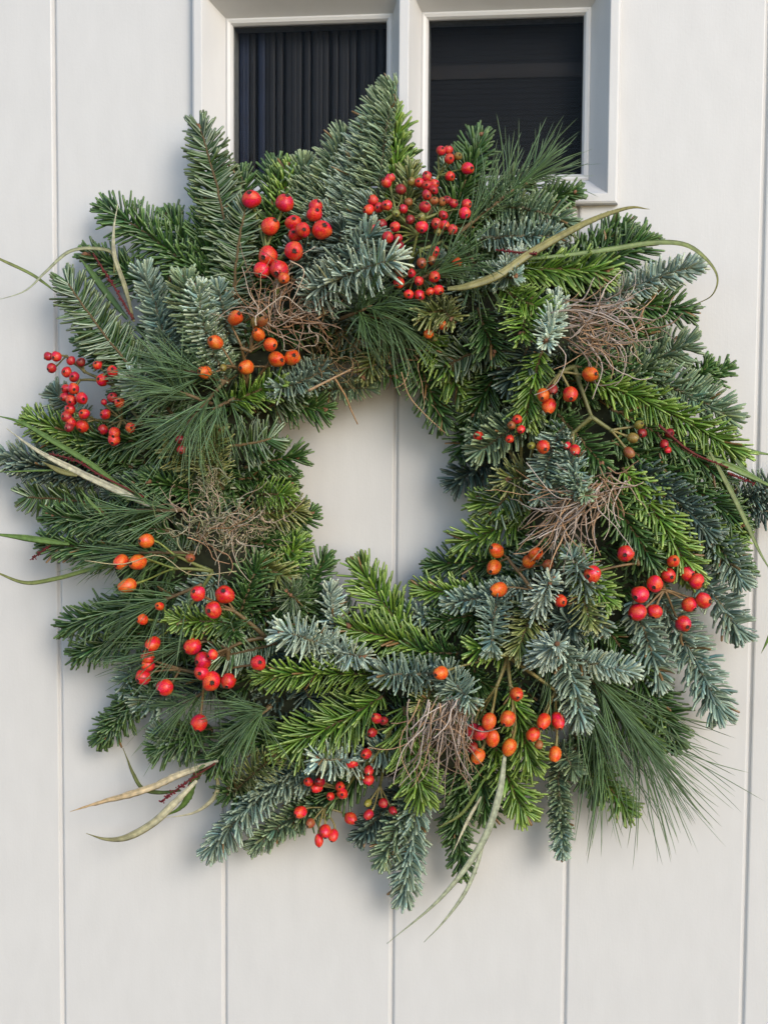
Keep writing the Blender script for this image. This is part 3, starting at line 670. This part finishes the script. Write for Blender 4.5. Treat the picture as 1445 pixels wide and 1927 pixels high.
GS = (.14, .16, .045); BS = (.17, .11, .05); OS = (.20, .17, .06)
spray('rose_hip_spray', 'large glossy red rose hips at upper left of the wreath', [(520, 560, -1, 0), (525, 490, 0, 14), (560, 450, 1, 18), (500, 470, 1, 14)],
 [(473, 374, 18, 'R', 3), (536, 381, 17, 'R', 3), (594, 388, 14, 'R', 2), (592, 402, 15, 'R', 2), (509, 425, 18, 'R', 3), (552, 418, 15, 'R', 2), (570, 432, 14, 'R', 2), (556, 441, 14, 'R', 2), (606, 432, 19, 'R', 2), (553, 472, 19, 'R', 1), (504, 481, 19, 'R', 1), (493, 508, 16, 'R', 1), (525, 507, 18, 'R', 1), (534, 523, 11, 'O', 1)], 28, GS, 'r', None, .0011)
def Z(ox, oy, l): return [(ox + a / 2.89, oy + b / 2.89, r / 2.89 if r > 14 else r, c, h) + tuple(x) for (a, b, r, c, h, *x) in l]
spray('rose_hip_spray', 'dense spray of small red rose hips on green stalks at top', [(770, 500, -1, 0), (785, 440, 0, 12), (745, 400, 1, 18), (800, 360, 1, 20), (825, 330, 3, 18), (800, 410, 1, 20), (825, 400, 5, 20), (790, 470, 0, 16), (785, 510, 0, 14), (830, 455, 7, 12)],
 Z(450, 100, [(1098, 528, 9.5, 'Q', 4), (1137, 523, 9, 'Q', 4), (1143, 572, 10, 'Q', 4), (1190, 558, 8, 'V', 4), (1243, 625, 12, 'R', 4), (1147, 668, 10, 'R', 4), (1020, 667, 10, 'Q', 3), (980, 702, 9.5, 'Q', 3), (937, 695, 8, 'V', 3), (1022, 718, 9.5, 'Q', 3), (1060, 710, 10, 'Q', 3), (1057, 742, 9, 'r', 3), (1020, 770, 10, 'r', 3), (822, 675, 9, 'Q', 2), (800, 702, 10, 'R', 2), (878, 738, 11, 'D', 2), (728, 797, 10, 'Q', 2), (705, 850, 11, 'R', 2), (760, 838, 9.5, 'Q', 2), (803, 825, 10, 'R', 2), (892, 845, 9, 'r', 5), (920, 808, 8, 'B', 5), (1010, 835, 10.5, 'r', 5), (1105, 805, 9, 'B', 6), (1165, 815, 9, 'r', 6), (1060, 800, 8, 'B', 5), (1130, 795, 8, 'D', 6), (1237, 820, 10, 'Q', 6), (1227, 868, 12, 'R', 6), (853, 870, 8, 'G', 2), (775, 928, 10, 'D', 2), (722, 953, 10, 'Q', 2), (847, 943, 10, 'R', 1), (808, 1000, 11, 'r', 1), (865, 1003, 8.5, 'r', 1), (993, 945, 12, 'R', 5), (1072, 925, 10.5, 'Q', 6), (1117, 935, 9.5, 'Q', 6), (1080, 970, 8, 'V', 6), (1160, 958, 10, 'Q', 6), (1110, 880, 9, 'r', 6), (870, 1045, 9, 'D', 1), (930, 905, 9, 'D', 5), (990, 890, 8, 'G', 5),
  (1063, 1080, 11, 'R', 7), (992, 1140, 10, 'B', 7), (1048, 1125, 10, 'B', 7), (1182, 1137, 10, 'o', 9), (868, 1180, 9, 'B', 8), (868, 1247, 11, 'R', 8), (937, 1195, 8.5, 'r', 8), (977, 1238, 9.5, 'Q', 8), (1062, 1215, 10.5, 'R', 8), (922, 1310, 9, 'R', 8), (980, 1315, 10.5, 'R', 8), (1037, 1297, 8.5, 'o', 8), (1083, 1287, 10.5, 'R', 8)]) + [(834, 612, 9, 'O', 8), (806, 628, 9, 'O', 8), (818, 638, 5, 'G', 8)], 30, GS, 'r', (.16, .18, .05), .00075)
spray('rose_hip_spray', 'orange rose hips on brown stalks below the large red ones', [(470, 735, -1, 0), (455, 655, 0, 18), (440, 690, 0, 16), (470, 660, 1, 20), (500, 690, 0, 16)],
 [(443, 598, 14, 'O', 1), (405, 644, 14, 'O', 2), (385, 700, 13, 'O', 2), (420, 692, 7, 'V', 2), (463, 691, 14, 'O', 4), (486, 629, 12, 'O', 3), (480, 606, 9, 'V', 3), (509, 648, 13, 'O', 3), (521, 676, 15, 'O', 4), (550, 672, 15, 'O', 4), (494, 604, 10, 'B', 3)], 30, BS, 'o')
spray('rose_hip_spray', 'arching spray of small red rose hips at far left of the wreath', [(270, 800, -1, 4), (215, 725, 0, 16), (160, 700, 1, 20), (125, 670, 2, 20), (150, 715, 1, 20), (140, 735, 4, 22), (180, 790, 0, 16), (230, 790, 0, 14), (345, 800, 0, 14)],
 Z(0, 450, [(262, 637, 9, 'r', 3), (305, 638, 10.5, 'R', 3), (280, 700, 9.5, 'r', 3), (385, 660, 9, 'r', 2), (440, 668, 9, 'D', 2), (530, 683, 9, 'R', 1), (612, 718, 11, 'R', 1), (362, 722, 10, 'R', 4), (403, 748, 10, 'r', 4), (557, 765, 12, 'R', 1), (357, 813, 9, 'r', 5), (400, 812, 11, 'R', 5), (353, 858, 9.5, 'r', 5), (387, 877, 11, 'R', 5), (445, 865, 11.5, 'R', 5), (380, 925, 10, 'R', 6), (360, 965, 10.5, 'r', 6), (457, 950, 10.5, 'R', 6), (385, 998, 10.5, 'R', 6), (447, 1017, 12, 'R', 6), (375, 1025, 9, 'D', 6), (612, 860, 10, 'r', 7), (565, 885, 6, 'r', 7), (650, 888, 10, 'o', 7), (573, 952, 10.5, 'R', 7), (560, 1035, 10, 'r', 7), (622, 1055, 12, 'R', 7), (620, 1090, 12, 'R', 7), (710, 1025, 10, 'o', 7), (980, 1090, 9, 'D', 8), (987, 1145, 9, 'r', 8)]), 30, (.15, .13, .05), 'r', (.13, .12, .045), .00075)
spray('rose_hip_spray', 'branching stalk with green and orange rose hips on the right side', [(1080, 690, -1, 6), (1113, 785, 0, 18), (1055, 700, 0, 16), (1150, 810, 1, 20), (1078, 815, 1, 18)],
 [(1111, 704, 14, 'O', 2), (1073, 742, 14, 'o', 2, 'o'), (1022, 743, 12, 'O', 2), (1033, 764, 13, 'o', 2), (1040, 733, 9, 'D', 2), (1068, 839, 7, 'R', 4), (1082, 847, 10, 'R', 4), (1202, 799, 8.5, 'V', 3, 'e'), (1191, 824, 10, 'V', 3), (1184, 852, 11, 'B', 3)], 26, OS, 'o', (.13, .13, .045), .0010)
spray('rose_hip_spray', 'a few small dark red rose hips half hidden in the right side needles', [(1215, 760, -1, 0), (1240, 820, 0, 12), (1215, 805, 0, 12)], [(1250, 836, 9, 'r', 1), (1256, 847, 7, 'R', 1), (1260, 815, 9, 'D', 1), (1208, 815, 9, 'D', 2)], 18, (.08, .04, .02), 'r', None, .0007)
spray('rose_hip_spray', 'small red hips and one orange hip beside the wreath opening on the right', [(985, 900, -1, 6), (985, 815, 0, 14), (1005, 830, 0, 16), (930, 810, 0, 10)], [(973, 789, 9, 'R', 1), (980, 808, 8, 'R', 1), (959, 826, 8, 'R', 1, 'o'), (962, 800, 8, 'B', 1), (1022, 841, 13, 'o', 2), (1000, 839, 8, 'V', 2, 'e'), (900, 820, 9, 'R', 3, 'o')], 42, OS, 'r', None, .0008)
spray('rose_hip_spray', 'orange oval rose hips on thin green stalks at lower left', [(400, 1075, -1, 0), (330, 1070, 0, 16), (330, 1045, 0, 16), (330, 1180, 0, 10)], [(275, 1018, 14, 'O', 2), (259, 1058, 15, 'O', 1), (228, 1058, 14, 'O', 1), (239, 1102, 14, 'O', 1, 'e'), (300, 1141, 9, 'o', 3), (268, 1166, 10, 'o', 3), (287, 1212, 13, 'o', 3), (358, 1050, 9, 'B', 2)], 34, (.18, .22, .05), 'o', (.13, .15, .045), .0008)
spray('rose_hip_spray', 'large red rose hips in two bunches at lower left', [(500, 1200, -1, 4), (440, 1150, 0, 18), (430, 1220, 0, 16), (385, 1270, 2, 18), (340, 1260, 3, 16), (430, 1260, 2, 16)],
 [(372, 1117, 15, 'R', 1), (423, 1119, 18, 'R', 1), (401, 1148, 16, 'R', 1), (362, 1217, 17, 'R', 2), (382, 1243, 17, 'R', 2), (379, 1266, 14, 'R', 3), (398, 1282, 18, 'R', 3), (430, 1282, 15, 'R', 5), (278, 1236, 15, 'R', 4), (278, 1252, 13, 'R', 4), (269, 1275, 15, 'R', 4), (310, 1294, 16, 'R', 4), (375, 1361, 16, 'R', 3), (486, 1248, 14, 'R', 5), (400, 1232, 10, 'R', 2)], 32, BS, 'r', (.13, .09, .04), .0010)
spray('rose_hip_spray', 'large red rose hips on brown stalks at lower right', [(1190, 1010, -1, 6), (1235, 1075, 0, 16), (1250, 1110, 1, 18), (1200, 1060, 0, 14)],
 [(1177, 1042, 16, 'R', 3), (1114, 1081, 17, 'R', 3), (1267, 1056, 12, 'o', 1), (1258, 1083, 14, 'R', 1), (1294, 1080, 14, 'R', 1), (1311, 1094, 15, 'R', 1), (1232, 1099, 16, 'R', 1), (1204, 1119, 17, 'R', 2), (1199, 1153, 17, 'R', 2), (1232, 1151, 14, 'R', 2), (1297, 1138, 15, 'R', 2), (1324, 1130, 16, 'R', 2), (1286, 1174, 15, 'R', 2)], 31, BS, 'r', None, .0010)
spray('rose_hip_spray', 'small orange rose hips beside the lower right edge of the opening', [(1000, 1110, -1, 4), (975, 1075, 0, 16), (955, 1050, 1, 16)], [(1008, 1042, 13, 'O', 1), (995, 1056, 13, 'O', 1), (1031, 1062, 10, 'B', 1), (1055, 1131, 12, 'o', 0), (934, 1036, 13, 'O', 2), (929, 1068, 14, 'O', 2), (938, 1110, 14, 'O', 0)], 24, BS, 'o', None, .0008)
spray('rose_hip_spray', 'hanging bunch of orange rose hips at the bottom of the wreath', [(955, 1235, -1, 8), (935, 1290, 0, 22), (960, 1290, 0, 22), (1045, 1300, 0, 14)],
 [(972, 1307, 13, 'o', 2, 'e'), (955, 1353, 14, 'O', 2), (1023, 1358, 13, 'o', 3), (1003, 1383, 13, 'o', 3), (1050, 1357, 14, 'R', 3), (891, 1378, 14, 'Q', 1), (905, 1380, 13, 'Q', 1), (920, 1358, 13, 'O', 1), (926, 1389, 13, 'O', 1), (889, 1407, 10, 'D', 1), (899, 1424, 13, 'O', 1), (958, 1407, 14, 'O', 2), (1044, 1420, 12, 'O', 3), (1014, 1402, 8, 'B', 3), (829, 1267, 13, 'O', 0)], 34, OS, 'o', None, .0009)
spray('rose_hip_spray', 'loose spray of small red rose hips at bottom left of centre', [(735, 1370, -1, 4), (705, 1425, 0, 14), (650, 1490, 1, 12), (610, 1520, 2, 12), (715, 1480, 0, 8)],
 [(708, 1352, 10, 'r', 0), (722, 1357, 8, 'D', 0), (700, 1379, 9.5, 'r', 0), (689, 1419, 10, 'R', 1), (663, 1437, 10, 'R', 1), (694, 1451, 9, 'R', 1), (693, 1468, 10, 'R', 1), (580, 1472, 9, 'R', 2), (602, 1472, 9, 'r', 2), (596, 1483, 10, 'R', 2), (640, 1481, 10, 'R', 2), (644, 1494, 10.5, 'R', 2), (622, 1499, 8, 'R', 2), (565, 1529, 11, 'R', 3), (584, 1550, 8.5, 'B', 3), (660, 1541, 11, 'R', 3), (612, 1565, 10.5, 'R', 3), (627, 1573, 10, 'R', 3), (600, 1582, 9, 'R', 3, 'e'), (692, 1512, 7, 'V', 4, 'e'), (693, 1534, 9.5, 'r', 4), (721, 1512, 8.5, 'r', 4), (739, 1526, 8, 'r', 4), (678, 1462, 7, 'V', 1)], 22, OS, 'o', (.15, .16, .05), .00075)

# ---- grass blades and dried leaves
def blade(pts, wpx, c0, c1, d, d2=None, curl=0.0, name='grass_blade', fray=0.0, roll=0.0):
    n = 40; wpx *= .74; xy = spline(np.array(pts, float), n)
    dd = np.interp(np.linspace(0, 1, n), np.linspace(0, 1, len(d)), d) if isinstance(d, list) else np.linspace(d, d if d2 is None else d2, n)
    P = np.array([at(x, y, k) for (x, y), k in zip(xy, dd)])
    T = nrm(np.gradient(P, axis=0)); view = np.array([0.1, -1, 0.05])
    S = nrm(np.cross(T, view)); U = np.cross(S, T)
    tw = np.linspace(roll, roll + curl, n)[:, None]
    S, U = S * np.cos(tw) + U * np.sin(tw), U * np.cos(tw) - S * np.sin(tw)
    t = np.linspace(0, 1, n)
    wd = wpx * mpp(P[n // 2]) * .5 * np.clip(np.minimum(.45 + t * 2.2, (1 - t) * 2.1 + .05), .05, 1)
    wl = wd * (1 + fray * rng.normal(0, 1, n)); wr = wd * (1 + fray * rng.normal(0, 1, n))
    th = .00028
    rows = [P - S * wl[:, None], P - S * wl[:, None] * .5 - U * (wd * .16)[:, None] + U * th, P - U * (wd * .30)[:, None] + U * th, P + S * wr[:, None] * .5 - U * (wd * .16)[:, None] + U * th, P + S * wr[:, None],
            P + S * wr[:, None] * .5 - U * (wd * .16)[:, None] - U * th, P - U * (wd * .30)[:, None] - U * th * 1.8, P - S * wl[:, None] * .5 - U * (wd * .16)[:, None] - U * th]
    k = len(rows); V = np.stack(rows, 1).reshape(-1, 3)
    i = np.arange(n - 1)[:, None] * k; j = np.arange(k)[None, :]; j2 = (j + 1) % k
    Q = np.stack([i + j, i + j2, i + k + j2, i + k + j], -1).reshape(-1, 4)
    c0, c1 = np.array(c0), np.array(c1); C = c0 + (c1 - c0) * t[:, None]
    mid = np.array([1.0, 1.06, 1.35, .95, 1.0, 1, 1.2, 1])
    C = (C[:, None, :] * mid[None, :, None] * (1 + .015 * rng.normal(0, 1, (n, 1, 1)))).reshape(-1, 3)
    g = Geo(); g.add(V, Q, None, C)
    part(link(name, g.mesh(name), M_BLADE))
GRN, OLV, CRM, GRY, DGR = (.12, .20, .05), (.21, .20, .075), (.60, .57, .41), (.36, .40, .28), (.05, .10, .03)
blade([(215, 520), (212, 478), (180, 467), (130, 473), (85, 512), (45, 548), (-20, 568)], 9, OLV, GRY, .035, .05)
blade([(107, 550), (60, 516), (0, 487), (-30, 470)], 8, GRN, OLV, .035, .05)
blade([(252, 605), (235, 540), (215, 480), (214, 430), (222, 383)], 13, OLV, CRM, .055, .05, .5)
blade([(240, 600), (200, 550), (170, 510), (150, 485)], 18, DGR, GRN, .05, .035, .3, 'leaf')
blade([(260, 945), (180, 880), (100, 830), (40, 795), (-15, 780)], 15, GRN, GRN, .07, .04)
blade([(290, 955), (225, 925), (140, 885), (70, 848), (12, 806)], 20, CRM, CRM, .078, .045, .5)
blade([(145, 895), (110, 885), (78, 868)], 15, OLV, OLV, .065, .06, .2, 'leaf')
blade([(130, 884), (60, 886), (-20, 889)], 5, GRN, GRN, .06, .05)
blade([(130, 1024), (80, 1017), (30, 1010), (-30, 1003)], 17, GRN, GRN, .05, .04)
blade([(235, 1062), (170, 1072), (110, 1088), (50, 1097), (0, 1080), (-25, 1068)], 11, GRN, OLV, .06, .045)
blade([(190, 965), (170, 945), (150, 920)], 9, GRN, GRN, .085, .085)
blade([(410, 1432), (340, 1458), (270, 1488), (190, 1510), (132, 1528)], 19, CRM, (.50, .34, .18), .045, .035, .3, 'dried_leaf', .10)
blade([(370, 1470), (330, 1510), (290, 1548), (240, 1576), (200, 1580), (162, 1569)], 20, CRM, OLV, .05, .035, .2, 'dried_leaf')
blade([(340, 1488), (300, 1492), (268, 1484), (250, 1455), (240, 1430), (231, 1408)], 12, DGR, OLV, .035, .03, .6, 'dried_leaf')
blade([(406, 1455), (410, 1480), (400, 1505), (365, 1530), (310, 1540)], 12, OLV, CRM, .035, .03, .4, 'dried_leaf')
blade([(410, 1430), (370, 1460), (355, 1500), (335, 1524), (300, 1540)], 19, DGR, GRN, .04, .035, .6, 'leaf', .08)
blade([(950, 1420), (938, 1500), (905, 1590), (830, 1690), (728, 1777)], 19, (.44, .48, .36), GRY, .08, .03, .4)
blade([(915, 1560), (900, 1620), (875, 1680), (835, 1735), (798, 1774)], 11, (.44, .48, .36), GRY, .055, .03, .5)
blade([(905, 1500), (880, 1545), (850, 1610)], 9, CRM, CRM, .05, .04)
blade([(915, 1440), (880, 1475), (820, 1500)], 8, GRN, GRN, .08, .075)
blade([(910, 1470), (870, 1530), (820, 1560)], 9, GRN, OLV, .07, .06)
blade([(842, 543), (880, 538), (940, 516), (1000, 475), (1100, 420), (1180, 391), (1222, 393)], 22, OLV, OLV, [.118, .120, .115, .105, .08, .05, .035], None, -.5)
blade([(960, 490), (1060, 480), (1150, 468), (1230, 456), (1290, 460), (1330, 488), (1350, 522), (1340, 555), (1308, 573)], 15, GRN, OLV, .085, .04, .9)
blade([(1290, 790), (1360, 830), (1420, 850), (1470, 858)], 12, GRN, GRN, .05, .04)
blade([(1310, 800), (1370, 850), (1410, 895), (1425, 915)], 12, DGR, GRN, .05, .05)
blade([(1330, 860), (1390, 885), (1470, 925)], 20, GRN, GRN, .06, .05)
blade([(1335, 850), (1365, 905), (1400, 975), (1430, 1040), (1460, 1090)], 14, (.15, .19, .075), (.15, .20, .07), .065, .05, .5)
blade([(1470, 1150), (1452, 1190), (1432, 1230)], 12, GRN, GRN, .05, .04)
blade([(1290, 810), (1340, 815), (1400, 825)], 8, GRN, GRN, .055, .05)

# ---- dark red seed spikes
def spike(pts, d, d2, rpx=4.5, n=120, t0=.0):
    xy = spline(np.array(pts, float), 20); P = np.array([at(x, y, k) for (x, y), k in zip(xy, np.linspace(d, d2, 20))])
    g = Geo(); tube(g, P, np.linspace(.0010, .0006, 20), 5, (.12, .03, .025))
    s = rpx * mpp(P[0]); oc = np.array([[1, 0, 0], [-1, 0, 0], [0, 1, 0], [0, -1, 0], [0, 0, 1], [0, 0, -1]], float)
    of = [(0, 2, 4), (2, 1, 4), (1, 3, 4), (3, 0, 4), (2, 0, 5), (1, 2, 5), (3, 1, 5), (0, 3, 5)]
    for _ in range(n):
        t = (t0 + (1 - t0) * rng.random()) * 19; k = min(int(t), 18); p = P[k] + (P[k + 1] - P[k]) * (t - k)
        p = p + rng.normal(0, s * .45, 3)
        g.add(p + oc * s * (.22 + .2 * rng.random()), None, of, np.array([.16, .018, .03]) * (.6 + .8 * rng.random()))
    part(link('seed_spike', g.mesh('seed_spike'), M_SPIKE))
spike([(250, 600), (215, 540), (176, 478)], .06, .045)
spike([(270, 935), (190, 895), (145, 868), (92, 853)], .085, .055, 4, 110, .3)
spike([(95, 1026), (60, 1052)], .045, .04, 4.5, 60)
spike([(405, 1437), (355, 1470), (302, 1510)], .05, .045, 5.5, 110, .3)
spike([(1010, 478), (935, 470)], .105, .10, 5, 70)
spike([(1240, 800), (1300, 850), (1370, 880)], .08, .06, 4, 90)
spike([(1370, 890), (1420, 910)], .055, .05, 4.5, 60)

# ---- tangles of dried twigs and moss
def tangle(label, roots, aim, spread, lpx, n, lay, curl, cols, rad=.00055, kinks=.5, depth=10):
    """n thin stems from around roots, heading along aim (pixels) and wandering"""
    g = Geo(); n = int(n * .68); lay -= 3
    for k in range(n):
        x, y, sx, sy = roots[rng.integers(len(roots))]
        x += rng.normal(0, sx); y += rng.normal(0, sy)
        a = math.atan2(aim[1], aim[0]) + rng.normal(0, spread)
        L = lpx * (.45 + .75 * rng.random()); m = 14; st = L / m
        d = prof(x, y) + (lay + rng.normal(0, depth * .5)) * .001
        cv = rng.normal(0, curl); pts = []; dz = rng.normal(0, depth * .06)
        for q in range(m + 1):
            pts.append(at(x, y, max(.012, d)))
            x += math.cos(a) * st; y += math.sin(a) * st
            a += cv * .1 + rng.normal(0, .10) + (rng.normal(0, kinks) if rng.random() < .16 else 0); d += dz * .001 + rng.normal(0, .0008)
            if rng.random() < .12: cv = rng.normal(0, curl)
        c = np.array(cols[rng.integers(len(cols))]) * (.7 + .6 * rng.random())
        r0 = rad * (.6 + .8 * rng.random())
        tube(g, np.array(pts), np.linspace(r0, r0 * .45, m + 1), 4, c)
    o = part(link('dried_tangle', g.mesh('dried_tangle'), M_DRY)); o['label'] = label; o['kind'] = 'stuff'
TAN = [(.36, .22, .13), (.30, .20, .14), (.42, .32, .24), (.22, .12, .06), (.46, .38, .30)]
GRB = [(.34, .27, .22), (.44, .37, .32), (.26, .17, .11), (.38, .24, .14), (.24, .19, .16)]
MOS = [(.20, .20, .11), (.27, .25, .15), (.36, .28, .20), (.13, .16, .07), (.34, .32, .22)]
tangle('brown dried root tangle under the large red hips', [(515, 600, 18, 16), (520, 565, 14, 24)], (.1, -1), .9, 95, 75, 24, 1.0, TAN, .0005)
tangle('brown dried root tangle under the large red hips', [(490, 620, 12, 12)], (-.22, -1), .25, 165, 14, 34, .6, TAN, .00042)
tangle('brown dried root tangle under the large red hips', [(545, 600, 26, 12)], (1, .45), .6, 90, 45, 24, 1.3, TAN, .0005)
tangle('dull brown dried roots above the opening', [(620, 680, 34, 16)], (.4, -.3), 1.6, 80, 55, 12, 1.2, [(.26, .17, .09), (.34, .24, .13), (.20, .16, .07)], .0005)
tangle('dull brown dried roots above the opening', [(765, 660, 26, 16)], (1, .7), .6, 110, 14, 8, 1.2, [(.34, .20, .11), (.40, .27, .17)], .0005)
tangle('grey brown dried twig bundle at upper right', [(1062, 590, 14, 14), (1075, 630, 14, 14)], (1, .25), .30, 150, 55, 30, .8, GRB, .0006, .4)
tangle('grey brown dried twig bundle at upper right', [(1100, 575, 26, 10)], (1, .05), .4, 120, 34, 32, .8, GRB, .0006, .5)
tangle('grey brown dried twig bundle at upper right', [(1120, 640, 30, 14)], (1, .15), .55, 110, 36, 33, .9, GRB, .0006, .5)
tangle('grey brown dried twig bundle at upper right', [(1200, 600, 20, 20)], (-.6, 1), .6, 80, 18, 34, 1.0, TAN, .0005, .5)
tangle('reddish dried root tangle on the right side', [(1130, 915, 22, 14)], (-1, .72), .30, 150, 65, 30, .5, TAN + GRB, .0006, .35)
tangle('reddish dried root tangle on the right side', [(1075, 960, 26, 16)], (-.45, 1), .4, 105, 60, 30, .5, GRB, .00065, .35)
tangle('reddish dried root tangle on the right side', [(1140, 905, 20, 14)], (.25, 1), .6, 80, 30, 26, .9, TAN, .00055, .4)
tangle('grey green moss tangle on the left side', [(400, 985, 44, 22), (440, 1000, 34, 16)], (.3, -.1), 3, 40, 300, 22, 1.8, MOS, .0005, .8)
tangle('grey green moss tangle on the left side', [(400, 1000, 34, 16)], (1, .1), 2.0, 100, 34, 25, 1.0, TAN, .00042, .6)
tangle('grey green moss tangle on the left side', [(398, 920, 12, 26)], (0, -1), .9, 40, 90, 16, 1.6, MOS, .00045, .8)
tangle('grey brown dried twig bundle at the bottom', [(825, 1325, 26, 8), (850, 1330, 18, 10)], (-.22, 1), .22, 150, 85, 28, .4, GRB, .0006, .3)
tangle('grey brown dried twig bundle at the bottom', [(850, 1320, 18, 8)], (0, 1), .3, 110, 45, 28, .6, GRB, .0006, .35)
def stick(pts, d, d2, r, c):
    xy = spline(np.array(pts, float), 16); g = Geo()
    tube(g, np.array([at(x, y, k) for (x, y), k in zip(xy, np.linspace(d, d2, 16))]), np.linspace(r, r * .6, 16), 5, c)
    part(link('dried_stem', g.mesh('dried_stem'), M_DRY))
stick([(628, 708), (650, 745), (660, 770), (673, 798)], .08, .06, .0008, (.36, .22, .11))
stick([(580, 735), (620, 715), (660, 695)], .10, .10, .0011, (.36, .24, .14))
stick([(755, 700), (770, 745), (800, 780), (838, 815)], .07, .04, .0006, (.40, .27, .16))
stick([(160, 1055), (230, 1062), (300, 1045), (360, 1082), (445, 1075)], .09, .11, .0005, (.42, .36, .20))
stick([(990, 870), (1040, 930), (1075, 940)], .12, .12, .0004, (.42, .36, .30))
stick([(545, 490), (572, 508), (560, 545), (548, 570)], .12, .12, .0005, (.45, .34, .24))
